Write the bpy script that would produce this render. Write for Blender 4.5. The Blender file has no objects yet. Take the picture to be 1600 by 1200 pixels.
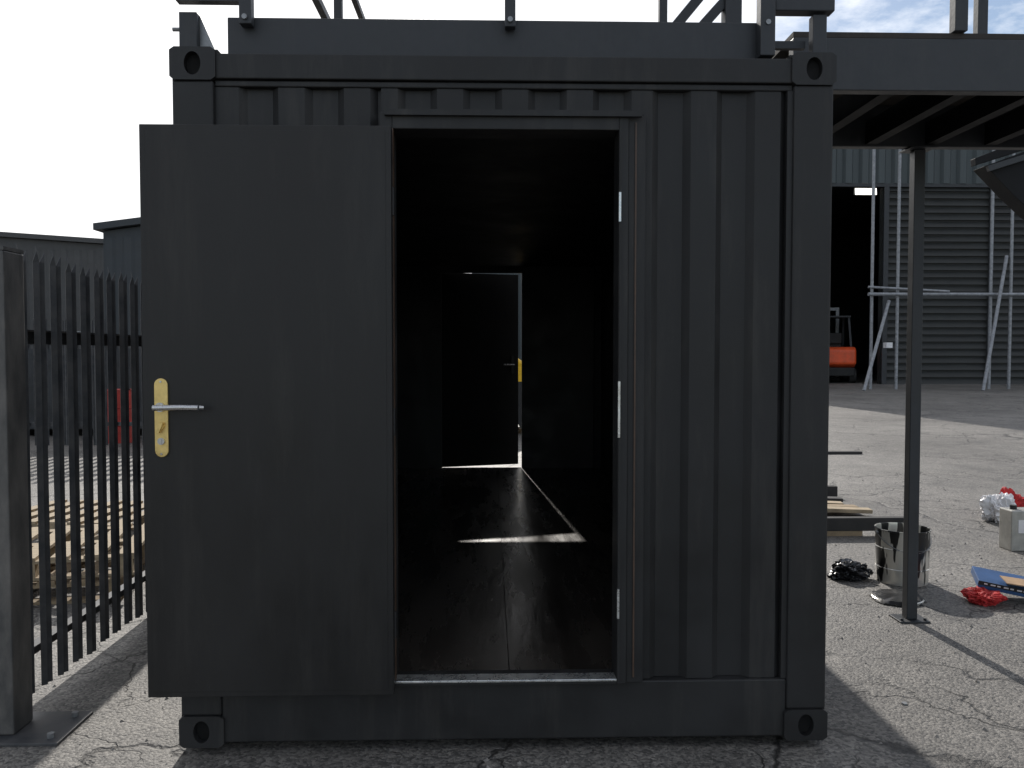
import bpy, bmesh, math, random
from mathutils import Vector, Matrix, noise
random.seed(7)
R=math.radians
scene=bpy.context.scene
COL=scene.collection
# ---------------- camera model -----------------
F=1300.0; CAM=Vector((-0.06,-3.08,1.50)); PSI=R(1.5); TH=R(2.1)
fw=Vector((math.sin(PSI)*math.cos(TH),math.cos(PSI)*math.cos(TH),-math.sin(TH)))
rt=Vector((math.cos(PSI),-math.sin(PSI),0)); up=rt.cross(fw)
def ray(px,py): return fw*F+rt*(px-800)-up*(py-600)
def gp(px,py,z=0.0):
    d=ray(px,py); return CAM+d*((z-CAM.z)/d.z)
def yp(px,py,Y):
    d=ray(px,py); return CAM+d*((Y-CAM.y)/d.y)
cd=bpy.data.cameras.new('camera'); cam=bpy.data.objects.new('camera',cd); COL.objects.link(cam)
cam.location=CAM; cam.rotation_euler=(math.pi/2-TH,0,-PSI)
cd.sensor_width=36; cd.lens=36*F/1600; cd.clip_start=0.05; cd.clip_end=3000
scene.camera=cam
# ---------------- materials -----------------
def newmat(name):
    m=bpy.data.materials.new(name); m.use_nodes=True
    nt=m.node_tree; b=nt.nodes['Principled BSDF']; return m,nt,b
def mat(name,c,rough=.6,metal=0,var=.25,scale=6,bump=.1,bscale=60,c2=None,dist=.002,spec=.5,stretch=(1,1,1),rv=.12,dust=0):
    m,nt,b=newmat(name); N=nt.nodes; L=nt.links
    tc=N.new('ShaderNodeTexCoord'); mp=N.new('ShaderNodeMapping'); mp.inputs['Scale'].default_value=stretch
    L.new(tc.outputs['Object'],mp.inputs[0])
    n=N.new('ShaderNodeTexNoise'); n.inputs['Scale'].default_value=scale; n.inputs['Detail'].default_value=8; n.inputs['Roughness'].default_value=.65
    L.new(mp.outputs[0],n.inputs['Vector'])
    r=N.new('ShaderNodeValToRGB'); r.color_ramp.elements[0].position=.35; r.color_ramp.elements[1].position=.68
    a=[x*(1-var) for x in c]; d=list(c2) if c2 else [min(1,x*(1+var)) for x in c]
    r.color_ramp.elements[0].color=(*a,1); r.color_ramp.elements[1].color=(*d,1)
    L.new(n.outputs['Fac'],r.inputs[0]); out=r.outputs[0]
    if dust:
        mp2=N.new('ShaderNodeMapping'); mp2.inputs['Scale'].default_value=(9,9,1.1); L.new(tc.outputs['Object'],mp2.inputs[0])
        n3=N.new('ShaderNodeTexNoise'); n3.inputs['Scale'].default_value=1; n3.inputs['Detail'].default_value=10; n3.inputs['Roughness'].default_value=.7; L.new(mp2.outputs[0],n3.inputs['Vector'])
        r3=N.new('ShaderNodeValToRGB'); r3.color_ramp.elements[0].position=.52; r3.color_ramp.elements[1].position=.78; r3.color_ramp.elements[1].color=(dust,dust,dust,1); L.new(n3.outputs['Fac'],r3.inputs[0])
        x=N.new('ShaderNodeMix'); x.data_type='RGBA'; L.new(r3.outputs[0],x.inputs[0]); L.new(out,x.inputs[6]); x.inputs[7].default_value=(.09,.083,.075,1); out=x.outputs[2]
    L.new(out,b.inputs['Base Color'])
    rr=N.new('ShaderNodeMapRange'); rr.inputs[1].default_value=.3; rr.inputs[2].default_value=.7; rr.inputs[3].default_value=max(.02,rough-rv); rr.inputs[4].default_value=min(1,rough+rv)
    L.new(n.outputs['Fac'],rr.inputs[0]); L.new(rr.outputs[0],b.inputs['Roughness'])
    b.inputs['Metallic'].default_value=metal; b.inputs['Specular IOR Level'].default_value=spec
    if bump:
        n2=N.new('ShaderNodeTexNoise'); n2.inputs['Scale'].default_value=bscale; n2.inputs['Detail'].default_value=4
        L.new(mp.outputs[0],n2.inputs['Vector'])
        bu=N.new('ShaderNodeBump'); bu.inputs['Strength'].default_value=bump; bu.inputs['Distance'].default_value=dist
        L.new(n2.outputs['Fac'],bu.inputs['Height']); L.new(bu.outputs[0],b.inputs['Normal'])
    return m
M={}
M['paint']=mat('black_container_paint',(.0225,.0225,.0232),.52,0,.25,2.2,.4,35,dist=.0015,spec=.35,rv=.18,dust=.35)
M['door']=mat('charcoal_door_paint',(.0205,.0202,.0203),.48,0,.25,1.3,.35,90,dist=.001,c2=(.029,.028,.028),spec=.35,rv=.2,stretch=(1,1,.45),dust=.22)
M['inner']=mat('black_lining',(.026,.0255,.026),.5,0,.25,3,.2,30)
M['rdoor']=mat('black_far_door',(.015,.015,.015),.6,0,.25,3,.2,30,spec=.2)
M['floor']=mat('dark_plywood',(.050,.043,.037),.27,0,.5,5,.5,40,stretch=(1,.15,1),dist=.0015,spec=.6)
M['seal']=mat('brown_seal',(.075,.045,.03),.5,0,.3,20,.1)
M['alu']=mat('worn_aluminium',(.72,.72,.70),.30,.8,.2,30,.1)
M['zinc']=mat('galvanised_steel',(.30,.31,.32),.5,.7,.3,14,.15)
M['brass']=mat('polished_brass',(.80,.60,.24),.34,.75,.15,25,.1)
M['chrome']=mat('satin_steel',(.55,.55,.56),.28,1,.1,25,.05)
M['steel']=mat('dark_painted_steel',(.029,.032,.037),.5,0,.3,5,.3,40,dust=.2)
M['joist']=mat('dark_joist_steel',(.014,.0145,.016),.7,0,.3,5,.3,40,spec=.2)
M['deck']=mat('deck_boards',(.04,.034,.03),.8,0,.35,5,.4,30,stretch=(6,.6,1))
M['fence']=mat('weathered_fence_steel',(.088,.094,.106),.55,.3,.4,9,.4,50,c2=(.12,.118,.118),dust=.3)
M['post']=mat('weathered_post_steel',(.13,.13,.13),.6,.1,.5,7,.6,50,c2=(.19,.178,.165),stretch=(1,1,.4),dust=.7)
M['wood']=mat('raw_pallet_wood',(.28,.21,.13),.8,0,.35,7,.4,40,stretch=(1,8,1))
M['wood2']=mat('pale_pallet_wood',(.38,.30,.20),.8,0,.35,7,.4,40,stretch=(1,8,1))
M['darkwood']=mat('black_stained_timber',(.03,.028,.027),.7,0,.4,9,.4,40)
M['red']=mat('red_cloth',(.50,.03,.03),.8,0,.3,14,.3,60)
M['white']=mat('white_plastic',(.75,.74,.75),.4,0,.1,10,.1)
M['rag']=mat('black_plastic_rag',(.012,.012,.013),.3,0,.3,14,.3,60)
M['wet']=mat('wet_black_paint',(.010,.010,.011),.38,0,.3,14,.5,25)
M['blue']=mat('blue_printed_card',(.02,.08,.22),.5,0,.2,8,.05)
M['card']=mat('brown_card',(.40,.26,.15),.8,0,.2,8,.1)
M['black']=mat('black_rubber',(.02,.02,.02),.7,0,.2,8,.2)
M['hole_shade']=mat('painted_hole_shade',(.004,.004,.004),.9,0,.2,8,0)  # near-black colour standing in for the shade inside the casting holes
M['orange']=mat('orange_machine_paint',(.85,.11,.03),.4,0,.15,5,.05)
M['yellow']=mat('yellow_vehicle_paint',(.80,.48,.03),.3,0,.08,4,.02)
M['glass']=mat('dark_glass',(.10,.13,.16),.08,0,.1,2,0)
M['tin']=mat('grey_tin_box',(.42,.41,.38),.45,.4,.2,12,.1)
M['grit']=mat('stone_chips',(.22,.205,.19),.8,0,.5,3,0)
M['shed_grey']=mat('grey_roof_sheet',(.075,.075,.075),.7,0,.2,2,.2,8)
M['shed_dark']=mat('blue_grey_cladding',(.036,.043,.05),.6,0,.2,2,.2,8)
M['skip']=mat('dark_skip_paint',(.05,.055,.06),.6,0,.4,3,.3,20,dust=.5)
M['clad_lt']=mat('grey_green_cladding',(.062,.076,.08),.55,0,.18,.6,.1,8,stretch=(1,1,.2))
M['clad_dk']=mat('dark_slatted_cladding',(.027,.029,.028),.6,0,.35,.8,.1,8)
M['pole']=mat('scaffold_tube',(.28,.29,.31),.45,.3,.3,8,.1)
M['barrel']=mat('red_drum_paint',(.45,.05,.04),.5,0,.2,8,.1)
m_,nt_,b_=newmat('roof_glow'); b_.inputs['Emission Color'].default_value=(1,.98,.9,1); b_.inputs['Emission Strength'].default_value=3; M['glow_panel']=m_  # emission standing in for daylight at the warehouse roof opening
def bucket_mat():
    m,nt,b=newmat('paint_spattered_tin'); N=nt.nodes; L=nt.links
    tc=N.new('ShaderNodeTexCoord'); mp=N.new('ShaderNodeMapping'); mp.inputs['Scale'].default_value=(15,15,2.2)
    L.new(tc.outputs['Object'],mp.inputs[0])
    n=N.new('ShaderNodeTexNoise'); n.inputs['Scale'].default_value=1; n.inputs['Detail'].default_value=3; L.new(mp.outputs[0],n.inputs['Vector'])
    sx=N.new('ShaderNodeSeparateXYZ'); L.new(tc.outputs['Object'],sx.inputs[0])
    ad=N.new('ShaderNodeMath'); ad.operation='MULTIPLY_ADD'; L.new(sx.outputs[2],ad.inputs[0]); ad.inputs[1].default_value=.25; L.new(n.outputs['Fac'],ad.inputs[2])
    r=N.new('ShaderNodeValToRGB'); r.color_ramp.elements[0].position=.575; r.color_ramp.elements[1].position=.59
    r.color_ramp.elements[0].color=(.70,.68,.62,1); r.color_ramp.elements[1].color=(.012,.012,.012,1)
    L.new(ad.outputs[0],r.inputs[0]); L.new(r.outputs[0],b.inputs['Base Color'])
    r2=N.new('ShaderNodeMapRange'); r2.inputs[1].default_value=.575; r2.inputs[2].default_value=.59; r2.inputs[3].default_value=.6; r2.inputs[4].default_value=0
    L.new(ad.outputs[0],r2.inputs[0]); L.new(r2.outputs[0],b.inputs['Metallic']); b.inputs['Roughness'].default_value=.28
    return m
M['bucket']=bucket_mat()
def ground_mat():
    m,nt,b=newmat('worn_asphalt_yard'); N=nt.nodes; L=nt.links
    tc=N.new('ShaderNodeTexCoord')
    def noi(s,d=6,r=.6,vec=None):
        n=N.new('ShaderNodeTexNoise'); n.inputs['Scale'].default_value=s; n.inputs['Detail'].default_value=d; n.inputs['Roughness'].default_value=r
        L.new(vec or tc.outputs['Object'],n.inputs['Vector']); return n
    def mixc(f,a,bb,mode='MIX'):
        x=N.new('ShaderNodeMix'); x.data_type='RGBA'; x.blend_type=mode
        if isinstance(f,float): x.inputs[0].default_value=f
        else: L.new(f,x.inputs[0])
        for i,v in ((6,a),(7,bb)):
            if isinstance(v,tuple): x.inputs[i].default_value=(*v,1)
            else: L.new(v,x.inputs[i])
        return x.outputs[2]
    def ramp(o,p0,p1,c0=(0,0,0),c1=(1,1,1)):
        r=N.new('ShaderNodeValToRGB'); r.color_ramp.elements[0].position=p0; r.color_ramp.elements[1].position=p1
        r.color_ramp.elements[0].color=(*c0,1); r.color_ramp.elements[1].color=(*c1,1); L.new(o,r.inputs[0]); return r.outputs[0]
    big=noi(.35,5,.6); base=ramp(big.outputs[0],.35,.65,(.110,.104,.098),(.175,.166,.157))
    med=noi(3,6,.7); base=mixc(.5,base,ramp(med.outputs[0],.3,.7,(.3,.3,.3),(.75,.74,.72)),'OVERLAY')
    v=N.new('ShaderNodeTexVoronoi'); v.inputs['Scale'].default_value=85; L.new(tc.outputs['Object'],v.inputs['Vector'])
    sp=N.new('ShaderNodeSeparateColor'); L.new(v.outputs['Color'],sp.inputs[0])
    spk=ramp(sp.outputs[0],.10,.95,(.25,.25,.25),(.86,.85,.82)); base=mixc(.9,base,spk,'OVERLAY')
    st=noi(.9,4,.55); base=mixc(ramp(st.outputs[0],.56,.72),base,mixc(.45,base,(.03,.03,.03)))
    wn=noi(1.3,5,.6); wv=N.new('ShaderNodeVectorMath'); wv.operation='MULTIPLY_ADD'; L.new(wn.outputs['Color'],wv.inputs[0]); wv.inputs[1].default_value=(.9,.9,0); L.new(tc.outputs['Object'],wv.inputs[2])
    def crack(scale,w,thr):
        c=N.new('ShaderNodeTexVoronoi'); c.feature='DISTANCE_TO_EDGE'; c.inputs['Scale'].default_value=scale; L.new(wv.outputs[0],c.inputs['Vector'])
        a=ramp(c.outputs['Distance'],w*.3,w,(1,1,1),(0,0,0)); k=noi(.8,3,.5); k2=ramp(k.outputs[0],thr,thr+.10)
        mm=N.new('ShaderNodeMath'); mm.operation='MULTIPLY'; L.new(a,mm.inputs[0]); L.new(k2,mm.inputs[1]); return mm.outputs[0]
    c1=crack(.55,.009,.38); c2=crack(1.7,.014,.47)
    mx=N.new('ShaderNodeMath'); mx.operation='MAXIMUM'; L.new(c1,mx.inputs[0]); L.new(c2,mx.inputs[1])
    col=mixc(mx.outputs[0],base,(.028,.026,.024)); L.new(col,b.inputs['Base Color'])
    b.inputs['Roughness'].default_value=.6; b.inputs['Specular IOR Level'].default_value=.5
    fine=noi(45,5,.75)
    h=N.new('ShaderNodeMath'); h.operation='MULTIPLY_ADD'; L.new(v.outputs['Distance'],h.inputs[0]); h.inputs[1].default_value=-.5; L.new(fine.outputs[0],h.inputs[2])
    h2=N.new('ShaderNodeMath'); h2.operation='MULTIPLY_ADD'; L.new(mx.outputs[0],h2.inputs[0]); h2.inputs[1].default_value=-1.4; L.new(h.outputs[0],h2.inputs[2])
    bu=N.new('ShaderNodeBump'); bu.inputs['Strength'].default_value=.9; bu.inputs['Distance'].default_value=.007
    L.new(h2.outputs[0],bu.inputs['Height']); L.new(bu.outputs[0],b.inputs['Normal'])
    return m
M['ground']=ground_mat()
# ---------------- mesh builder -----------------
class MB:
    def __init__(s): s.bm=bmesh.new()
    def box(s,x0,x1,y0,y1,z0,z1):
        x0,x1=sorted((x0,x1)); y0,y1=sorted((y0,y1)); z0,z1=sorted((z0,z1))
        v=[s.bm.verts.new(p) for p in ((x0,y0,z0),(x1,y0,z0),(x1,y1,z0),(x0,y1,z0),(x0,y0,z1),(x1,y0,z1),(x1,y1,z1),(x0,y1,z1))]
        for f in ((3,2,1,0),(4,5,6,7),(0,1,5,4),(1,2,6,5),(2,3,7,6),(3,0,4,7)): s.bm.faces.new([v[i] for i in f])
        return s
    def tube(s,p,q,r,n=12,r2=None):
        p=Vector(p);q=Vector(q); r2=r if r2 is None else r2
        d=(q-p).normalized(); a=d.orthogonal().normalized(); b=d.cross(a)
        A=[s.bm.verts.new(p+(a*math.cos(t)+b*math.sin(t))*r) for t in [2*math.pi*i/n for i in range(n)]]
        B=[s.bm.verts.new(q+(a*math.cos(t)+b*math.sin(t))*r2) for t in [2*math.pi*i/n for i in range(n)]]
        for i in range(n): s.bm.faces.new((A[i],A[(i+1)%n],B[(i+1)%n],B[i]))
        s.bm.faces.new(A[::-1]); s.bm.faces.new(B); return s
    def bar(s,p,q,w,h):
        p=Vector(p);q=Vector(q); d=(q-p).normalized(); upv=Vector((0,0,1)) if abs(d.z)<.95 else Vector((0,1,0))
        a=d.cross(upv).normalized(); b=a.cross(d)
        A=[s.bm.verts.new(p+a*i*w/2+b*j*h/2) for i,j in ((-1,-1),(1,-1),(1,1),(-1,1))]
        B=[s.bm.verts.new(q+a*i*w/2+b*j*h/2) for i,j in ((-1,-1),(1,-1),(1,1),(-1,1))]
        for i in range(4): s.bm.faces.new((A[i],A[(i+1)%4],B[(i+1)%4],B[i]))
        s.bm.faces.new(A[::-1]); s.bm.faces.new(B); return s
    def prism(s,pts,off):
        off=Vector(off); A=[s.bm.verts.new(Vector(p)) for p in pts]; B=[s.bm.verts.new(Vector(p)+off) for p in pts]
        n=len(pts)
        for i in range(n): s.bm.faces.new((A[i],A[(i+1)%n],B[(i+1)%n],B[i]))
        s.bm.faces.new(A[::-1]); s.bm.faces.new(B); return s
    def lathe(s,prof,c=(0,0,0),n=40):
        c=Vector(c); rings=[]
        for r,z in prof:
            rings.append([s.bm.verts.new(c+Vector((r*math.cos(2*math.pi*i/n),r*math.sin(2*math.pi*i/n),z))) for i in range(n)])
        for a,b in zip(rings,rings[1:]):
            for i in range(n): s.bm.faces.new((a[i],a[(i+1)%n],b[(i+1)%n],b[i]))
        s.bm.faces.new(rings[0][::-1]); s.bm.faces.new(rings[-1]); return s
    def sheet(s,pts,z0,z1):
        A=[s.bm.verts.new((x,y,z0)) for x,y in pts]; B=[s.bm.verts.new((x,y,z1)) for x,y in pts]
        for i in range(len(pts)-1): s.bm.faces.new((A[i],A[i+1],B[i+1],B[i]))
        return s
    def build(s,name,m,parent=None,bevel=0,solid=0,smooth=False,loc=None):
        bmesh.ops.recalc_face_normals(s.bm,faces=s.bm.faces)
        me=bpy.data.meshes.new(name); s.bm.to_mesh(me); s.bm.free(); me.materials.append(M[m])
        o=bpy.data.objects.new(name,me); COL.objects.link(o)
        if smooth:
            for p in me.polygons: p.use_smooth=True
            me.set_sharp_from_angle(angle=R(38))
        if solid:
            k=o.modifiers.new('s','SOLIDIFY'); k.thickness=solid
        if bevel:
            k=o.modifiers.new('b','BEVEL'); k.width=bevel; k.segments=2; k.limit_method='ANGLE'
        if parent is not None: o.parent=parent
        if loc is not None: o.location=loc
        return o
def tag(o,label,cat,group=None,kind=None):
    o['label']=label; o['category']=cat
    if group: o['group']=group
    if kind: o['kind']=kind
    return o
def thing(name,label,cat,loc=(0,0,0),group=None):
    o=bpy.data.objects.new(name,None); COL.objects.link(o); o.location=loc; o.empty_display_size=.2
    return tag(o,label,cat,group)
def sub(mb,name,m,parent,**k):
    o=mb.build(name,m,None,**k); o.parent=parent
    return o
def struct(o): o['kind']='structure'; return o

# ---------------- ground -----------------
g=MB(); 
v=[g.bm.verts.new(p) for p in ((-700,-700,0),(700,-700,0),(700,700,0),(-700,700,0))]; g.bm.faces.new(v)
struct(g.build('ground','ground'))
g=MB()
for i in range(2600):
    x=random.uniform(-2.8,5.5); y=random.uniform(-1.6,7)
    if abs(x)<1.35 and y>-.05: continue
    r=random.choice([.003,.004,.005,.008])*random.uniform(.7,1.4)
    n=6; c=Vector((x,y,0)); top=g.bm.verts.new(c+Vector((r*random.uniform(-.4,.4),r*random.uniform(-.4,.4),r*1.1)))
    ring=[g.bm.verts.new(c+Vector((r*random.uniform(.6,1.4)*math.cos(t),r*random.uniform(.6,1.4)*math.sin(t),.0))) for t in [2*math.pi*k/n for k in range(n)]]
    for k in range(n): g.bm.faces.new((ring[k],ring[(k+1)%n],top))
tag(g.build('loose_grit','grit'),'pale loose grit scattered over the worn asphalt','grit',kind='stuff')

# ---------------- container -----------------
T=thing('shipping_container','black twenty foot shipping container with its end door swung wide open','shipping container')
W=1.22; H=2.61; Ln=6.06; Z0=.03
def corr(a0,a1,z0,z1,face,depth,axis='x',per=.24,sl=.02,ph=0,flip=1):
    flat=per/2-sl
    seq=[(a0,0)]
    cur=a0+ph if ph else a0+flat
    st=0
    while cur<a1-.03:
        seq.append((cur,st)); st=1-st; seq.append((cur+sl,st)); cur+=sl+flat
    seq.append((a1,st))
    pts=[]
    for a,t in seq:
        a=min(a,a1); d=face+flip*depth*t
        pts.append((a,d) if axis=='x' else (d,a))
    m=MB(); m.sheet(pts,z0,z1); return m
OX0,OX1,OZ0,OZ1=-.415,.412,.287,2.315
def casting(cx,cy,cz,sx,sy,sz):
    w,d,h=.165,.178,.118
    m=MB(); x0=cx; x1=cx-sx*w; y0=cy; y1=cy-sy*d; z0=cz; z1=cz-sz*h
    xm=(x0+x1)/2; zm=(z0+z1)/2
    m.box(x0,x1,y0-sy*.03,y1,z0,z1)
    n=28; hw,hh=.030,.042
    outer=[];inner=[]
    for i in range(n):
        t=2*math.pi*i/n; c,s_=math.cos(t),math.sin(t)
        k=max(abs(c),abs(s_)); outer.append((xm+c/k*w/2,zm+s_/k*h/2)); inner.append((xm+c*hw,zm+s_*hh))
    for i in range(n):
        j=(i+1)%n
        for q in ([(outer[i],y0),(outer[j],y0),(inner[j],y0),(inner[i],y0)],
                  [(inner[i],y0),(inner[j],y0),(inner[j],y0-sy*.03),(inner[i],y0-sy*.03)],
                  [(outer[i],y0),(outer[j],y0),(outer[j],y0-sy*.03),(outer[i],y0-sy*.03)]):
            m.bm.faces.new([m.bm.verts.new((p[0],y,p[1])) for p,y in q])
    bmesh.ops.remove_doubles(m.bm,verts=m.bm.verts,dist=.0002)
    o=m.build('corner_casting','paint',T)
    yd=y0-sy*.026
    sub(MB().prism([(xm+math.cos(2*math.pi*i/24)*hw*.97,yd,zm+math.sin(2*math.pi*i/24)*hh*.97) for i in range(24)],(0,-sy*.003,0)),'hole_shade_disc','hole_shade',o)  # black disc paints the shade at the back of the recess
for sx in (-1,1):
    for cy,sy in ((0,-1),(Ln,1)):
        casting(sx*W,cy,H,sx,sy,1); casting(sx*W,cy,Z0,sx,sy,-1)
    for (ya,yb) in ((.006,.16),(Ln-.16,Ln-.006)):
        MB().box(sx*(W-.006),sx*(W-.155),ya,yb,Z0+.118,H-.118).build('corner_post','paint',T,bevel=.008)
    corr(.16,Ln-.16,.17,2.50,sx*(W-.012),.036,'y',.278,.05,flip=-sx).build('side_wall','paint',T,solid=.002)
    MB().box(sx*(W-.01),sx*(W-.07),.178,Ln-.178,.05,.17).build('side_rail','paint',T)
    MB().box(sx*(W-.01),sx*(W-.07),.178,Ln-.178,2.50,2.56).build('side_rail','paint',T)
    MB().box(sx*1.155,sx*1.14,.11,Ln-.1,.25,2.44).build('wall_lining','inner',T)
xi=W-.155
MB().box(-xi,xi,.010,.09,2.50,2.59).box(-xi,xi,.022,.08,2.475,2.497).build('top_rail','paint',T,bevel=.004)
MB().box(-xi,xi,.014,.10,Z0+.012,.262).build('bottom_rail','paint',T,bevel=.006)
MB().box(-xi,xi,Ln-.10,Ln-.012,2.46,2.59).build('top_rail','paint',T,bevel=.006)
MB().box(-xi,xi,Ln-.10,Ln-.012,.05,.24).build('bottom_rail','paint',T,bevel=.006)
FX0,FX1=OX0-.045,.512
corr(FX1,xi+.01,.264,2.474,.030,.024,'x',.24,.026,ph=.03).build('end_panel','paint',T,solid=.002)
corr(-xi-.01,FX0,.264,2.474,.030,.024,'x',.24,.026).build('end_panel','paint',T,solid=.002)
corr(FX0,FX1,OZ1+.07,2.474,.030,.024,'x',.24,.026,ph=.06).build('end_panel','paint',T,solid=.002)
MB().box(xi-.02,xi+.001,.018,.07,.264,2.474).build('panel_edge','paint',T)
m=MB(); y0,y1=-.022,.11
m.box(FX0,OX0,y0,y1,.264,OZ1+.06)
m.box(OX1,OX1+.035,y0,y1,.264,OZ1+.06)
m.box(OX1+.0352,FX1,y0+.012,.06,.264,OZ1+.058)
m.box(OX0,OX1,y0,y1,OZ1,OZ1+.06)
fr=m.build('door_frame','paint',T,bevel=.003)
sub(MB().box(OX1+.003,OX1+.011,y0-.004,y0+.02,OZ0,OZ1),'door_seal','black',fr)
sub(MB().box(OX0-.006,OX0+.004,y0-.003,y0+.03,OZ0,OZ1),'door_seal','seal',fr)
sub(MB().box(OX1+.06,OX1+.066,y0+.006,y0+.013,OZ0,OZ1+.03),'frame_bead','seal',fr)
for a,b in ((300,346),(596,684),(921,967)):
    z1=yp(964,a,-.03).z; z0=yp(964,b,-.03).z
    sub(MB().box(OX1-.001,OX1+.007,y0-.008,y0+.004,z0,z1),'lock_keep','alu',fr)
MB().box(OX0+.001,OX1-.001,-.020,.10,.2645,.2755).build('threshold','black',T,bevel=.002)
MB().box(OX0+.001,OX1-.001,-.026,.04,.276,.285).build('threshold_trim','alu',T,bevel=.002)
sub(MB().box(FX0+.02,FX1-.02,y0-.018,y0-.0005,OZ1+.045,OZ1+.066),'drip_strip','paint',fr)
for xa,xb in ((-1.139,.012),(.015,1.139)):
    for ya,yb in ((.102,2.70),(2.703,5.2),(5.203,5.945)):
        MB().box(xa,xb,ya,yb,.21,.25+(0.0015 if xa<0 else 0)).build('floor_panel','floor',T)
MB().box(-1.15,1.15,.10,Ln-.1,.15,.205).build('floor_bearers','inner',T)
MB().box(-1.155,1.155,.12,Ln-.1,2.44,2.455).build('ceiling_lining','inner',T)
MB().box(-W+.07,W-.07,.09,Ln-.1,2.565,2.589).build('roof_panel','paint',T)
MB().box(-1.139,OX0-.05,.10,.112,.25,2.44).box(OX1+.06,1.139,.10,.112,.25,2.44).box(OX0-.05,OX1+.06,.112,.12,OZ1+.01,2.44).build('end_lining','inner',T)
RX1=yp(815,600,6.0).x; RX0=RX1-.87; RZ1=yp(800,427,6.0).z
m=MB(); m.box(-1.139,RX0,5.95,6.0,.2,2.44).box(RX1,1.139,5.95,6.0,.2,2.44).box(RX0,RX1,5.95,6.0,RZ1,2.44).box(RX0,RX1,5.95,6.0,.2,.2525)
m.build('rear_wall','inner',T)
wd=.879
d=MB().box(-.03,wd,.003,.043,.256,RZ1+.007).build('rear_door','rdoor',T,loc=(RX0,6.0,0))
d.rotation_euler=(0,0,R(16.5))
hz=yp(795,570,6.0).z; hx=wd-.07
sub(MB().box(hx-.015,hx+.015,-.006,.003,hz-.1,hz+.1),'handle_plate','black',d)
sub(MB().tube((hx,.003,hz),(hx,-.045,hz),.008).tube((hx+.01,-.045,hz),(hx-.12,-.045,hz),.008),'lever_handle','chrome',d)
# front door leaf
LX0,LX1,LZ0,LZ1=-1.298,-.412,.256,2.309
ly0,ly1=-.083,-.038
D=MB().box(LX0,LX1,ly0,ly1,LZ0,LZ1).build('door_leaf','door',T,bevel=.003)
sub(MB().box(LX0+.02,LX1-.02,ly0-.0015,ly0+.01,LZ0+.02,LZ1-.02),'door_skin','door',D,bevel=.001)
px0,pz1=yp(242,591,ly0).x,yp(254,591,ly0).z; px1,pz0=yp(265,714,ly0).x,yp(254,714,ly0).z
cx=(px0+px1)/2; hw=(px1-px0)/2
pts=[]
for i in range(13):
    t=math.pi*i/12; pts.append((cx+hw*math.cos(t),ly0-.010,pz1-hw+hw*math.sin(t)))
for i in range(13):
    t=math.pi+math.pi*i/12; pts.append((cx+hw*math.cos(t),ly0-.010,pz0+hw+hw*math.sin(t)))
sub(MB().prism(pts,(0,.008,0)),'handle_plate','brass',D,bevel=.002)
lz=yp(254,636,ly0).z; lx=cx-.002; le=yp(315,636,ly0-.05).x
m=MB().tube((lx,ly0-.008,lz),(lx,ly0-.018,lz),.017,20).tube((lx,ly0-.018,lz),(lx,ly0-.052,lz),.009,14)
q=[Vector((lx-.008,ly0-.054,lz)),Vector((lx+.03,ly0-.056,lz+.001)),Vector((lx+.08,ly0-.054,lz+.002)),Vector((le-.012,ly0-.050,lz+.001)),Vector((le,ly0-.04,lz))]
for a,b in zip(q,q[1:]): m.tube(a,b,.0105,14,.0100)
sub(m,'lever_handle','chrome',D,smooth=True)
z=yp(254,666,ly0).z
sub(MB().tube((cx,ly0-.009,z),(cx,ly0-.020,z),.011,18).prism([(cx-.014,ly0-.03,z-.022),(cx-.002,ly0-.03,z-.022),(cx+.012,ly0-.03,z+.012),(cx+.002,ly0-.03,z+.016)],(0,.010,0)),'thumb_turn','brass',D)
z=yp(254,689,ly0).z
sub(MB().tube((cx,ly0-.009,z),(cx,ly0-.017,z),.0125,20).box(cx-.0035,cx+.0035,ly0-.020,ly0-.016,z-.009,z+.009),'lock_cylinder','chrome',D)
for z in (pz1-.012,pz0+.012): sub(MB().tube((cx,ly0-.009,z),(cx,ly0-.013,z),.004,10),'plate_screw','chrome',D)
for z in (.5,1.25,2.05):
    MB().tube((OX0+.0,-.034,z-.05),(OX0+.0,-.034,z+.05),.009,12).box(OX0-.04,OX0,-.032,-.024,z-.05,z+.05).build('hinge','paint',T,smooth=True)

# ---------------- roof deck frame with railing -----------------
Tr=thing('roof_railing_frame','dark steel deck frame with railing posts standing on the container roof','roof railing')
a=yp(355,30,.12); b=yp(1207,40,.12); zt=yp(780,31,.12).z
m=MB().box(a.x,b.x,.12,.16,2.595,zt)
m.box(a.x,a.x+.04,.1602,5.9,2.595,zt).box(b.x-.04,b.x,.1602,5.9,2.595,zt).box(a.x,b.x,5.9002,5.94,2.595,zt)
m.build('fascia_beam','steel',Tr,bevel=.004)
MB().box(a.x+.041,b.x-.041,.161,5.899,zt-.06,zt-.03).build('deck_board','deck',Tr)
def rpost(x,y,z0=2.62,z1=3.85,w=.048): return MB().box(x-w/2,x+w/2,y-w/2,y+w/2,z0,z1).build('railing_post','steel',Tr,bevel=.003)
xs=[yp(385,10,.09).x,yp(797,10,.09).x,yp(1197,10,.09).x]
for x,w in zip(xs,(.045,.04,.056)):
    rpost(x,.091,2.72 if w<.056 else 2.62,3.85,w)
for x in xs: MB().tube((x,.066,zt-.02),(x,.058,zt-.02),.010,8).build('bolt','zinc',Tr)
for y in (2.0,4.0,5.87): rpost(xs[0],y); rpost(xs[2],y)
for z in (3.33,3.85):
    MB().box(xs[0]-.02,xs[2]+.02,.075,.110,z,z+.04).build('railing_bar','steel',Tr)
    MB().box(xs[0]-.018,xs[0]+.018,.111,5.9,z+.002,z+.038).build('railing_bar','steel',Tr)
p=yp(278,0,.10); q=yp(375,4,.10)
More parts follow.
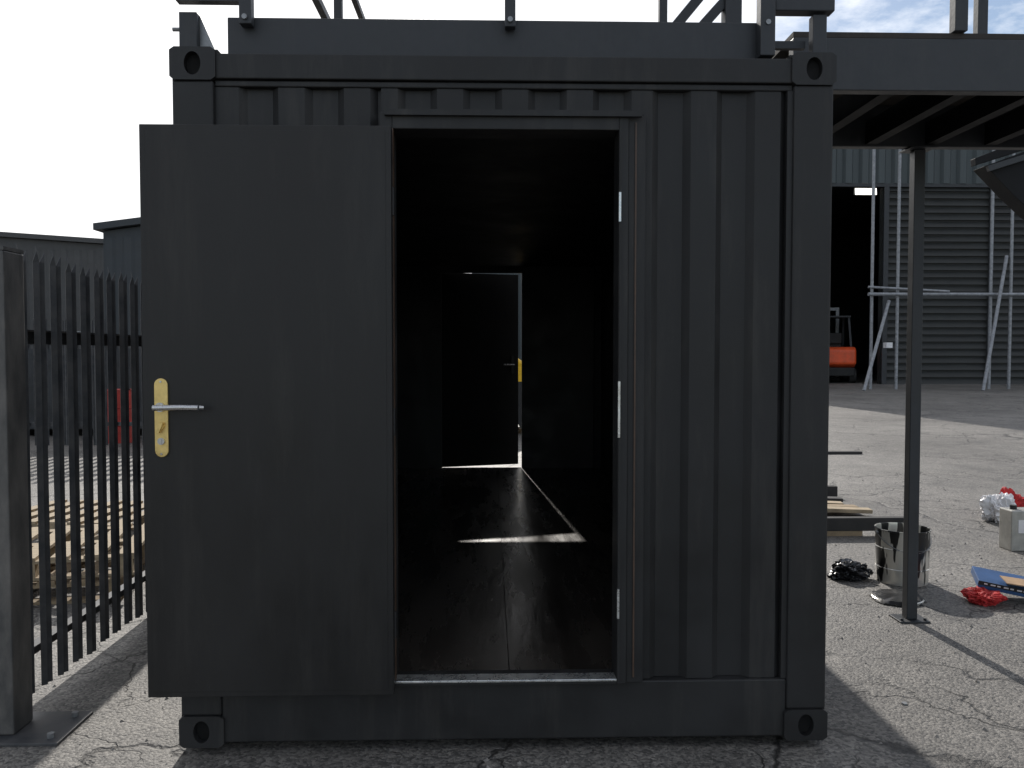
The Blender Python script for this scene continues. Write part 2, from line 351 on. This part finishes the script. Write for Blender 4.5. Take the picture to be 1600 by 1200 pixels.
MB().box(p.x-.02,q.x+.03,.13,.17,q.z+.018,q.z+.06).build('outrigger','steel',Tr)
p=yp(279,18,.17); q=yp(308,75,.17)
MB().box(p.x,q.x,.17,.23,2.615,p.z).build('bracket_leg','steel',Tr,bevel=.003)
r_=yp(348,77,.2)
MB().prism([(q.x+.001,.20,p.z),(q.x+.001,.20,2.60),(r_.x,.20,2.60)],(0,.008,0)).build('gusset_plate','zinc',Tr)
MB().tube((p.x-.03,.19,p.z-.06),(p.x,.19,p.z-.06),.008,8).build('bolt','zinc',Tr)
p=yp(1212,-6,.10); q=yp(1305,17,.10)
MB().box(p.x,q.x,.10,.16,q.z,p.z).build('outrigger','steel',Tr,bevel=.004)
p=yp(1270,18,.12); q=yp(1291,84,.12)
MB().box(p.x,q.x,.115,.16,2.612,p.z-.012).build('bracket_leg','steel',Tr,bevel=.003)
p=yp(1208,60,.14); q=yp(1262,72,.14)
MB().box(p.x,q.x,.165,.19,q.z,p.z).build('outrigger','steel',Tr)
for (x0,y0,x1,y1) in ((1058,38,1096,-8),(1098,40,1132,2)):
    A=yp(x0,y0,1.0);B=yp(x1,y1,1.0); A,B=A+(A-B)*.3,B+(B-A)*1.5
    MB().bar(A,B,.04,.045).build('raking_brace','steel',Tr)
x=yp(1143,10,1.0).x; rpost(x,1.0,2.75,3.85,.08)

# ---------------- walkway on the right -----------------
Tw=thing('raised_walkway','dark steel walkway bridging away from the top of the container','walkway')
Ya,Yb=.50,1.52
wz0=yp(1450,142,Ya).z; wz1=yp(1450,60,Ya).z
XL=1.24; XR=5.2
MB().box(XL,XR,Ya,Ya+.06,wz0,wz1).build('edge_beam','steel',Tw,bevel=.004)
MB().box(XL,XR,Yb-.06,Yb,wz0,wz1).build('edge_beam','steel',Tw,bevel=.004)
x=XL+.09
while x<XR:
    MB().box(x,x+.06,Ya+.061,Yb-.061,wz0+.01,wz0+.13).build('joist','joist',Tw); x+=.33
y=Ya+.005
m=MB()
while y<Yb-.1:
    m.box(XL,XR,y,y+.139,wz1+.002,wz1+.025); y+=.142
m.build('deck_board','deck',Tw)
for px,Y in ((1499,Ya-.0),(1533,Yb+.0)):
    x=yp(px,30,Y).x; MB().box(x-.028,x+.028,Y-.02,Y+.03,wz1+.027,wz1+1.1).build('railing_post','steel',Tw,bevel=.003)
for Y in (Ya,Yb):
    MB().box(XL+.3,XR,Y-.018,Y+.022,wz1+1.102,wz1+1.14).build('railing_bar','steel',Tw)
b=gp(1421,968)
Tp=thing('support_post','thin dark square post holding up the walkway beside the paint bucket','post')
MB().box(b.x-.03,b.x+.03,b.y-.03,b.y+.03,.011,wz0-.010).build('shaft','steel',Tp,bevel=.004)
MB().box(b.x-.085,b.x+.085,b.y-.07,b.y+.07,0,.010).tube((b.x+.065,b.y-.045,.01),(b.x+.065,b.y-.045,.022),.009,6).tube((b.x-.065,b.y-.045,.01),(b.x-.065,b.y-.045,.022),.009,6).build('base_plate','steel',Tp,bevel=.002)
MB().box(b.x-.07,b.x+.07,b.y-.07,b.y+.07,wz0-.009,wz0-.001).build('head_plate','steel',Tp)

# ---------------- dark hopper at right edge -----------------
Th=thing('steel_hopper','dark steel hopper with sloping underside below the walkway at right edge','hopper')
Y=4.4
P=lambda a,b:yp(a+16,b-3,Y)
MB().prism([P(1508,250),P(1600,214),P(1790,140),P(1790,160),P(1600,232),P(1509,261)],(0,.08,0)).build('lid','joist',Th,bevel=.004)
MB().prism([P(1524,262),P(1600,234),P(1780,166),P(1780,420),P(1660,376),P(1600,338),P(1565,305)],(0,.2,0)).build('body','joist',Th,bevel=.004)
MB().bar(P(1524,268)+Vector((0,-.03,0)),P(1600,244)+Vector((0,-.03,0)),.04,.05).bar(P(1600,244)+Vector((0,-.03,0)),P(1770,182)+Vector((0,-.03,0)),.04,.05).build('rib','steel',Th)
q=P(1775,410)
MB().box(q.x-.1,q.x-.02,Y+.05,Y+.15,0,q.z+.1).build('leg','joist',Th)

# ---------------- palisade fence -----------------
Tf=thing('palisade_fence','tall grey steel palisade fence with pointed pales left of the container','fence')
fx=-1.985
def pale(y,z0=.07,z1=1.86,w=.066):
    m=MB(); h=w/2; 
    prof=[(-h,.0),(-h*.6,.018),(-h*.2,.005),(h*.2,.005),(h*.6,.018),(h,.0)]
    A=[m.bm.verts.new((fx+o,y+a,z0)) for a,o in prof]; B=[m.bm.verts.new((fx+o,y+a,z1)) for a,o in prof]
    for i in range(5): m.bm.faces.new((A[i],A[i+1],B[i+1],B[i]))
    for ids,tip in (((0,1,2),(fx+.014,y-h*.95,z1+.045)),((2,3),(fx-.008,y,z1+.07)),((3,4,5),(fx+.014,y+h*.95,z1+.045))):
        tv=m.bm.verts.new(tip)
        for a,b in zip(ids,ids[1:]): m.bm.faces.new((B[a],B[b],tv))
    return m
y=.385
while y<7.5:
    zt_=1.875+random.uniform(-.012,.012)
    o=pale(y+random.uniform(-.004,.004),.07+random.uniform(-.012,.012),zt_).build('pale','fence',Tf,solid=.003); y+=.135
for z in (.23,1.57):
    MB().box(fx-.052,fx-.046,.3,7.5,z-.03,z+.03).box(fx-.046,fx-.004,.3,7.5,z+.024,z+.03).build('rail','fence',Tf)
Tg=thing('gate_post','thick weathered square steel post on a base plate at far left','post')
MB().box(fx-.06,fx+.068,.16,.30,.013,1.895).build('shaft','post',Tg,bevel=.006)
MB().box(fx-.25,fx+.27,.09,.38,.0,.012).build('base_plate','fence',Tg,bevel=.002)
for x,y in ((fx+.22,.14),(fx+.22,.33)): MB().tube((x,y,.012),(x,y,.03),.014,6).build('bolt','zinc',Tg)
MB().box(fx-.06,fx+.068,.16,.30,1.896,1.91).build('cap','post',Tg)
Tf2=thing('palisade_fence','distant palisade fence running crosswise behind the near fence','fence')
x=-14; Yf=10.0
tm=pale(0,.07,2.0,.070); m0=None
while x<-3.2:
    if m0 is None:
        m0=tm.build('pale','fence',Tf2,solid=.003); o=m0
    else:
        o=m0.copy(); COL.objects.link(o)
    o.rotation_euler=(0,0,R(90)); o.location=(x,Yf-fx,0); x+=.15
for z in (.4,1.6): MB().box(-14,-3.2,Yf+.03,Yf+.05,z-.03,z+.03).build('rail','fence',Tf2)
Tsk=thing('waste_skip','dark steel waste skip behind the left fences','skip',(0,0,0))
xa,xb=-9.6,-5.1; ys=12.2
MB().prism([(xa+.6,ys,.12),(xb-.6,ys,.12),(xb,ys,1.75),(xa,ys,1.75)],(0,1.8,0)).build('body','skip',Tsk,bevel=.02)
MB().box(xa-.06,xb+.06,ys-.06,ys-.002,1.66,1.78).box(xa-.06,xb+.06,ys+1.802,ys+1.86,1.66,1.78).build('rim','skip',Tsk)
for k in range(6):
    x=xa+.7+k*.62; MB().box(x,x+.08,ys-.05,ys-.002,.14,1.655).build('rib','skip',Tsk)
for x in (xa+.9,xb-1.0): MB().box(x,x+.15,ys,ys+1.8,0,.119).build('skid','black',Tsk)
# ---------------- pallets -----------------
def pallet(name,label,cx,cy,ang,lw=1.2,dp=1.0,m1='wood',z=0,nb=7):
    t=thing(name,label,'pallet',(0,0,0))
    for i in range(nb):
        x=-lw/2+ i*(lw-.1)/(nb-1); MB().box(x,x+.1,-dp/2,dp/2,.118,.138).build('top_board',m1,t)
    for j in (-1,0,1):
        yc=j*(dp/2-.05)
        MB().box(-lw/2,lw/2,yc-.045,yc+.045,.1,.117).build('stringer',m1,t)
        mm=MB()
        for i in (-1,0,1): mm.box(i*(lw/2-.06)-.05,i*(lw/2-.06)+.05,yc-.045,yc+.045,.018,.099)
        mm.build('block',m1,t); MB().box(-lw/2,lw/2,yc-.045,yc+.045,0,.017).build('bottom_board',m1,t)
    t.location=(cx,cy,z); t.rotation_euler=(0,0,ang); return t
p=gp(120,925); pallet('pallet','lower wooden pallet of the two stacked behind the near palisade fence',p.x-.30,p.y+.2,R(8))
pallet('pallet','upper wooden pallet of the two stacked behind the near palisade fence',p.x-.28,p.y+.22,R(13),m1='wood2',z=.140)
p=gp(110,860); pallet('pallet','single pallet lying farther back behind the near fence',p.x-.3,p.y+.9,R(-6),m1='wood2')
# flat planks right of the container
a=gp(1360,806)
for k,(dx,dy,an,L_,mm,lab) in enumerate(((0,0,173,1.6,'wood2','pale plank lying flat nearest the black beam'),(-.06,.16,177,1.5,'wood','brownish plank lying flat between two other planks'),(-.12,.34,170,1.5,'wood2','pale plank lying flat, farthest from the black beam'),(-.02,.60,175,1.4,'darkwood','black plank lying flat beyond the pale planks'))):
    o=tag(MB().box(0,L_,-.06,.06,0,.035).build('timber_plank',mm,bevel=.002),lab,'plank')
    o.location=(a.x+dx,a.y+dy,.03); o.rotation_euler=(0,R(-1.0),R(an))
a=gp(1286,838); b=gp(1418,836)
Tb=thing('timber_beam','long black stained timber beam lying in front of the flat planks','beam')
MB().box(a.x-.8,b.x,a.y,a.y+.07,.042,.15).build('beam','darkwood',Tb,bevel=.004)
MB().box(a.x-.8,a.x+.33,a.y+.005,a.y+.09,0,.041).build('packer_board','wood',Tb)
a=gp(1290,778,.0); e=gp(1309,778,.0)
tag(MB().box(a.x-.9,e.x,a.y,a.y+.09,0,.12).build('timber_offcut','darkwood',bevel=.004),'short dark timber offcut beyond the flat planks by the container','timber')
a=gp(1290,710);b=gp(1352,711)
tag(MB().box(a.x-1.5,b.x,a.y,a.y+.10,0,.04).build('flat_bar','darkwood',bevel=.004),'thin dark bar lying on the sunlit yard beyond the timbers','bar')
c=gp(1413,1100); tag(MB().lathe([(.006,0),(.012,0),(.012,.006),(.006,.006)],n=6).build('metal_nut','zinc',loc=c),'small steel nut lying on the asphalt at lower right','nut')

# ---------------- bucket, lid, rag ---------------
c=gp(1407,918); r=.163; c.y+=r*.9; c.x=yp(1409,900,c.y).x
Tk=thing('paint_bucket','open metal paint bucket streaked with black paint beside the post','bucket',(c.x,c.y,0))
prof=[(.150,0),(.156,.004),(.160,.10),(.164,.104),(.160,.108),(.163,.23),(.167,.234),(.163,.238),(.166,.345),(.171,.350),(.171,.356),(.162,.356),(.160,.34),(.148,.012)]
MB().lathe(prof,n=48).build('drum','bucket',Tk,smooth=True)
MB().lathe([(.152,.10),(.156,.16),(.156,.165)],n=40).build('paint','wet',Tk,smooth=True)
m=MB(); pr=None
for i in range(17):
    t=math.pi*i/16; q=Vector((.172*math.cos(t),-.16*math.sin(t),.33-.11*math.sin(t)))
    if pr is not None: m.tube(pr,q,.003,6)
    pr=q
m.build('wire_handle','zinc',Tk)
for s in (-1,1): MB().tube((s*.160,0,.33),(s*.178,0,.33),.013,10).build('handle_lug','zinc',Tk)
c2=gp(1402,937)
Tl=thing('bucket_lid','round lid covered in wet black paint lying in front of the bucket','lid',(c2.x,c2.y,0))
MB().lathe([(.132,.0),(.146,.004),(.148,.016),(.142,.020),(.134,.012),(.02,.011)],n=44).build('rim','bucket',Tl,smooth=True)
m=MB(); n=60
def wob(t): return .158+.035*noise.noise(Vector((math.cos(t)*2.5,math.sin(t)*2.5,3)))
cv=m.bm.verts.new((0,0,.030)); 
r1=[m.bm.verts.new((wob(t)*.88*math.cos(t),wob(t)*.88*math.sin(t),.026+.008*noise.noise(Vector((math.cos(t)*3,math.sin(t)*3,8))))) for t in [2*math.pi*i/n for i in range(n)]]
r2=[m.bm.verts.new((wob(t)*math.cos(t),wob(t)*math.sin(t),.004+.014*abs(noise.noise(Vector((math.cos(t)*5,math.sin(t)*5,1)))))) for t in [2*math.pi*i/n for i in range(n)]]
for i in range(n):
    j=(i+1)%n; m.bm.faces.new((cv,r1[i],r1[j])); m.bm.faces.new((r1[i],r2[i],r2[j],r1[j]))
m.build('wet_paint','wet',Tl,smooth=True)
def blob(name,label,cat,m_,c,sx,sy,sz,seed,amp=.45,fr=3.2):
    mb=MB(); bmesh.ops.create_icosphere(mb.bm,subdivisions=5,radius=1)
    for v in mb.bm.verts:
        p=v.co.copy(); o=Vector((seed,seed*2,seed*3))
        k=1+amp*noise.noise(p*1.6+o)+amp*.6*(1-2*abs(noise.noise(p*fr+o)))*.8+.12*noise.noise(p*9+o)
        q=p*k; v.co=Vector((q.x*sx,q.y*sy,max(0.0,(q.z*.9+.75)*sz*.6)))
    o=mb.build(name,m_,None,smooth=True,loc=c)
    return tag(o,label,cat)
c=gp(1325,903); blob('crumpled_rag','crumpled black rag on the ground left of the paint bucket','rag','rag',c,.105,.09,.10,3,.6,4)
# ---------------- right edge clutter ----------------
c=gp(1545,945); blob('red_cloth','crumpled red cloth lying beside the blue box','cloth','red',c+Vector((0,.05,0)),.085,.08,.075,9,.6,4.5)
a=gp(1578,950)
Tx=thing('blue_box','flat blue and black printed cardboard box propped at right edge','box',(a.x,a.y,0))
ob=MB().box(-.12,.45,0,.28,0,.045).build('carton','blue',Tx,bevel=.003)
sub(MB().box(-.121,.45,-.002,.001,.022,.046),'print_band','black',ob)
for i in range(7): sub(MB().box(-.09+i*.035,-.072+i*.035+.008*(i%2),-.004,-.0025,.030,.038),'print_mark','white',ob)
Tx.rotation_euler=(R(5),R(8),R(-22)); Tx.location=(a.x-.0,a.y+.10,.065)
c=gp(1588,910,.13)
tag(MB().prism([(c.x-.08,c.y-.04,.132),(c.x+.2,c.y-.12,.098),(c.x+.24,c.y+.04,.105),(c.x-.04,c.y+.1,.140)],(0,0,.006)).build('card_piece','card'),'small brown card piece lying on top of the blue box','card')
a=gp(1562,862); a.x=yp(1572,840,a.y+.16).x
Tt=thing('tin_box','grey rectangular metal tin standing upright at the right edge','tin',(a.x-.06,a.y,0))
MB().box(0,.26,0,.16,0,.31).build('body','tin',Tt,bevel=.008)
MB().box(.05,.13,-.004,-.001,.14,.24).build('paper_label','white',Tt)
MB().tube((.06,.08,.31),(.06,.08,.34),.025,16).build('cap','black',Tt)
c=gp(1570,818)
blob('plastic_bag','crumpled white plastic bag on the ground behind the grey tin','bag','white',c+Vector((0,.1,0)),.11,.10,.25,5,.6,4)
c=gp(1596,814)
blob('red_bag','crumpled red bag behind the white bag at right edge','bag','red',c+Vector((.0,.15,0)),.10,.09,.22,11,.6,4)

# ---------------- right background building ----------------
Tbd=thing('warehouse','large warehouse with ribbed upper cladding and dark slatted wall','warehouse')
YB=gp(1450,600).y
xo0=yp(1290,500,YB).x; xo1=yp(1376,500,YB).x; zl=yp(1400,288,YB).z; XE=xo1+30; XW=xo0-8
m=MB(); n=int(zl/.34)
for i in range(n):
    z0=i*zl/n; z1=(i+1)*zl/n
    vs=[(xo1,YB-.16,z0),(XE,YB-.16,z0),(XE,YB-.02,z1-.07),(xo1,YB-.02,z1-.07)]
    m.bm.faces.new([m.bm.verts.new(v) for v in vs])
    vs=[(xo1,YB-.02,z1-.07),(XE,YB-.02,z1-.07),(XE,YB-.02,z1),(xo1,YB-.02,z1)]
    m.bm.faces.new([m.bm.verts.new(v) for v in vs])
    vs=[(xo1,YB-.02,z0),(XE,YB-.02,z0),(XE,YB-.16,z0),(xo1,YB-.16,z0)]
    m.bm.faces.new([m.bm.verts.new(v) for v in vs])
m.build('slatted_wall','clad_dk',Tbd)
m=MB().box(xo1,XE,YB+.02,YB+.3,0,zl).box(XW,xo0-.5,YB,YB+.3,0,zl); m.build('wall','clad_dk',Tbd)
corr(XW,XE,zl+.002,zl+5,YB-.25,.16,'x',.8,.12).build('upper_cladding','clad_lt',Tbd,solid=.01)
MB().box(XW,XE,YB-.22,YB+.2,zl-.16,zl).build('lintel','steel',Tbd)
m=MB().box(XW,XE,YB+20,YB+20.3,0,zl+5).box(XW,XW+.3,YB+.3,YB+20,0,zl+5).box(XE-.3,XE,YB+.3,YB+20,0,zl+5); m.build('wall','clad_dk',Tbd)
MB().box(XW+.3,XE-.3,YB+.3,YB+20,zl+.3,zl+.4).build('roof','clad_dk',Tbd)
MB().box(xo0-.5,xo0-.2,YB-.05,YB+.3,0,zl-.17).build('door_jamb','zinc',Tbd)
MB().box(xo1-.02,xo1+.22,YB-.24,YB-.17,0,zl-.17).build('door_jamb','steel',Tbd)
for x in (xo1+5.2,xo1+10.4,xo1+15.6): MB().box(x,x+.12,YB-.22,YB-.165,0,zl-.17).build('cover_strip','steel',Tbd)
p0=yp(1332,296,YB+2.6); p1=yp(1370,304,YB+2.2)
Tlp=thing('roof_opening_glow','bright rectangular panel glowing in place of a roof opening in the dark warehouse','glow_panel')  # added glowing panel, replaces a daylit opening in the roof
MB().prism([(p0.x,YB+2.2,p1.z),(p1.x,YB+2.2,p1.z),(p1.x,YB+2.25,p0.z),(p0.x,YB+2.25,p0.z)],(0,.05,0)).build('glow_face','glow_panel',Tlp)
MB().box(p0.x-.05,p1.x+.05,YB+2.31,YB+2.5,p1.z,p0.z+.05).build('panel_back','steel',Tlp)
for x in (p0.x+.2,p1.x-.2): MB().box(x-.02,x+.02,YB+2.38,YB+2.42,p0.z+.051,zl+.299).build('hanger','steel',Tlp)
Ts=thing('scaffold_frame','grey tubular scaffold frame standing against the slatted warehouse wall','scaffold')
YS=gp(1360,608).y
zt=yp(1400,225,YS).z+.3
for px in (1360,1400,1545,1576):
    a=yp(px,600,YS); MB().tube((a.x,YS,0),(a.x,YS,zt),.065,10).build('upright_tube','pole',Ts,smooth=True)
a=yp(1354,460,YS); b=yp(1640,458,YS); MB().tube((a.x,YS-.15,a.z),(b.x,YS-.15,a.z),.075,10).tube((a.x,YS-.15,a.z+.3),(yp(1480,460,YS).x,YS-.15,a.z+.12),.05,10).build('ledger_tube','pole',Ts,smooth=True)
for (x0,y0,x1,y1) in ((1389,470,1350,613),(1573,400,1536,618)):
    A=yp(x0,y0,YS); B=yp(x1,y1,YS-1.5); B.z=0; MB().tube(A,B,.07,10).build('brace_tube','pole',Ts,smooth=True)
p=yp(1373,540,YS); MB().box(p.x-.1,p.x+.15,YS-.9,YS-.6,p.z-.1,p.z+.12).build('junction_box','white',Ts)
# ---------------- forklift -----------------
f=gp(1320,598); S=1.6
Tfl=thing('forklift_truck','orange forklift truck parked by the dark warehouse opening','forklift',(f.x-.3,f.y+1,0))
def fl(mb,name,m_,**k): return mb.build(name,m_,Tfl,**k)
fl(MB().prism([(-.6,-1.0,.60),(-.6,-1.0,1.05),(-.6,-.85,1.15),(-.6,.2,1.1),(-.6,.2,.5),(-.6,-.8,.5)],(1.2,0,0)),'counterweight','orange',bevel=.06)
fl(MB().box(-.56,.56,-.98,.19,.22,.49),'axle_housing','black',bevel=.03)
fl(MB().box(-.55,.55,.2,1.1,.25,.75),'chassis','black',bevel=.03)
m=MB()
for sx in (-1,1):
    m.bar((sx*.5,-.6,1.1),(sx*.45,-.4,2.1),.06,.06).bar((sx*.5,.95,.7),(sx*.45,.6,2.1),.06,.06)
m.box(-.5,.5,-.5,.7,2.1,2.15)
fl(m,'overhead_guard','steel')
fl(MB().box(-.25,.25,-.35,.15,1.1,1.25).box(-.25,.25,-.42,-.32,1.25,1.6),'seat','black',bevel=.03)
m=MB().box(-.4,-.3,1.15,1.27,.1,2.5).box(.3,.4,1.15,1.27,.1,2.5).box(-.3,.3,1.17,1.25,2.4,2.5).box(-.3,.3,1.17,1.25,1.0,1.1); fl(m,'mast','zinc')
for sx in (-1,1):
    fl(MB().box(sx*.25-.05,sx*.25+.05,1.28,2.2,.06,.1),'fork','steel')
    for y,r in ((-.65,.24),(.75,.30)):
        w=fl(MB().tube((sx*.42,y,r),(sx*.63,y,r),r,24),'wheel','black',bevel=.02)
        sub(MB().tube((sx*.60,y,r),(sx*.64,y,r),r*.5,16),'rim','orange',w)
Tfl.scale=(S,S,S); Tfl.rotation_euler=(0,0,R(-14))

# ---------------- yellow van behind container ----------------
vc=yp(810,570,12.3)
Tv=thing('yellow_van','yellow van glimpsed through the gap of the far end door','van',(vc.x-1.2,12.3,0))
def vn(mb,name,m_,**k): return mb.build(name,m_,Tv,**k)
side=[(-2.3,0,.35),(2.25,0,.35),(2.35,0,.75),(2.2,0,1.05),(1.5,0,1.2),(1.0,0,1.55),(-2.3,0,1.55)]
vn(MB().prism(side,(0,1.8,0)),'body','yellow',bevel=.05)
vn(MB().prism([(-2.28,.08,1.56),(.98,.08,1.56),(.65,.08,2.05),(-2.2,.08,2.1)],(0,1.64,0)),'cab_glass','glass',bevel=.02)
vn(MB().box(-2.22,.7,.1,1.7,2.11,2.16),'roof','white',bevel=.02)
vn(MB().box(-2.3,2.3,-.01,.02,.36,.98),'lower_panel','black')
for x in (-1.4,1.5):
    for y in (-.02,1.62):
        w=vn(MB().tube((x,y,.34),(x,y+.2,.34),.34,28),'wheel','black',bevel=.02)
        sub(MB().tube((x,y-.01,.34),(x,y+.21,.34),.18,20),'rim','zinc',w)
for y in (.25,1.4): vn(MB().box(2.26,2.36,y-.12,y+.12,.7,.85),'headlight','white',bevel=.02)

# ---------------- background sheds ----------------
def shed(name,label,x0,x1,y0,y1,za,zb,wall,roof):
    t=thing(name,label,'building')
    MB().prism([(x0,y0,0),(x1,y0,0),(x1,y0,zb),(x0,y0,za)],(0,y1-y0,0)).build('wall',wall,t)
    MB().prism([(x0-.2,y0-.25,za+.01),(x1+.2,y0-.25,zb+.01),(x1+.2,y0-.25,zb+.22),(x0-.2,y0-.25,za+.22)],(0,y1-y0+.5,0)).build('roof',roof,t)
    corr(x0+.1,x1-.1,.2,min(za,zb)-.2,y0-.06,.05,'x',.6,.1).build('cladding',wall,t,solid=.01)
    w=(x1-x0)
    MB().box(x0+w*.3,x0+w*.3+3,y0-.12,y0-.08,0,3.4).build('roller_door','zinc',t)
    for k in range(2):
        fr=MB().box(x0+w*.65+k*2.2,x0+w*.65+k*2.2+1.3,y0-.12,y0-.08,1.4,2.5).build('window','zinc',t)
        sub(MB().box(x0+w*.65+k*2.2+.08,x0+w*.65+k*2.2+1.22,y0-.13,y0-.121,1.48,2.42),'pane','glass',fr)
    return t
A=yp(-120,362,35);B=yp(190,384,35)
shed('industrial_shed','long low grey shed with gently sloping roof at far left',A.x-6,B.x,35,48,A.z+.4,B.z,'shed_grey','shed_grey')
A=yp(161,354,24);B=yp(260,336,24)
shed('industrial_shed','taller blue grey shed peeking out left of the open door',A.x,A.x+9,24,34,A.z-.15,A.z+1.1,'shed_dark','shed_dark')
shed('industrial_shed','dull grey green shed added to block the sky through the far door gap',-1,9,40,50,7.4,7.4,'clad_lt','shed_dark')  # added behind the container so the door gap shows less bright sky
Td=thing('red_drum','red drum standing in the yard seen through the near fence','drum',(yp(186,620,11.2).x,11.2,0))
MB().lathe([(.3,0),(.3,.28),(.315,.29),(.3,.30),(.3,.58),(.315,.59),(.3,.60),(.3,.88),(.31,.89),(.29,.88)],n=30).build('body','barrel',Td,smooth=True)
MB().tube((.15,0,.87),(.15,0,.9),.04,12).build('cap','black',Td)

# ---------------- world and sun ----------------
EL=R(30.5); AZ=R(-4.6)
sv=Vector((math.sin(AZ)*math.cos(EL),math.cos(AZ)*math.cos(EL),math.sin(EL)))
sd=bpy.data.lights.new('sun','SUN'); sd.energy=3.9; sd.angle=R(.53); sd.color=(1,.95,.88)
so=bpy.data.objects.new('sun',sd); COL.objects.link(so); so.rotation_euler=sv.to_track_quat('Z','Y').to_euler(); so.location=(0,0,30)
w=bpy.data.worlds.new('World'); scene.world=w; w.use_nodes=True; nt=w.node_tree; N=nt.nodes; L=nt.links
bg=N['Background']; sky=N.new('ShaderNodeTexSky'); sky.sky_type='NISHITA'; sky.sun_disc=False; sky.sun_elevation=EL; sky.sun_rotation=AZ; sky.dust_density=.6; sky.air_density=1.0
tc=N.new('ShaderNodeTexCoord'); mp=N.new('ShaderNodeMapping'); mp.inputs['Scale'].default_value=(1,1,2.6); L.new(tc.outputs['Generated'],mp.inputs[0])
n=N.new('ShaderNodeTexNoise'); n.inputs['Scale'].default_value=4.2; n.inputs['Detail'].default_value=9; n.inputs['Roughness'].default_value=.6; L.new(mp.outputs[0],n.inputs['Vector'])
dt=N.new('ShaderNodeVectorMath'); dt.operation='DOT_PRODUCT'; L.new(tc.outputs['Generated'],dt.inputs[0]); dt.inputs[1].default_value=(sv+Vector((-.45,0,-.1))).normalized()
mr=N.new('ShaderNodeMapRange'); mr.inputs[1].default_value=.74; mr.inputs[2].default_value=.93; mr.inputs[3].default_value=0; mr.inputs[4].default_value=.40; L.new(dt.outputs['Value'],mr.inputs[0])
ad=N.new('ShaderNodeMath'); ad.operation='ADD'; L.new(n.outputs['Fac'],ad.inputs[0]); L.new(mr.outputs[0],ad.inputs[1])
cr=N.new('ShaderNodeValToRGB'); cr.color_ramp.elements[0].position=.45; cr.color_ramp.elements[1].position=.64; L.new(ad.outputs[0],cr.inputs[0])
mx=N.new('ShaderNodeMix'); mx.data_type='RGBA'; L.new(cr.outputs[0],mx.inputs[0]); L.new(sky.outputs[0],mx.inputs[6]); mx.inputs[7].default_value=(12.5,12.5,12.6,1)
L.new(mx.outputs[2],bg.inputs['Color']); bg.inputs['Strength'].default_value=.11
scene.view_settings.view_transform='Standard'; scene.view_settings.look='None'; scene.view_settings.exposure=0
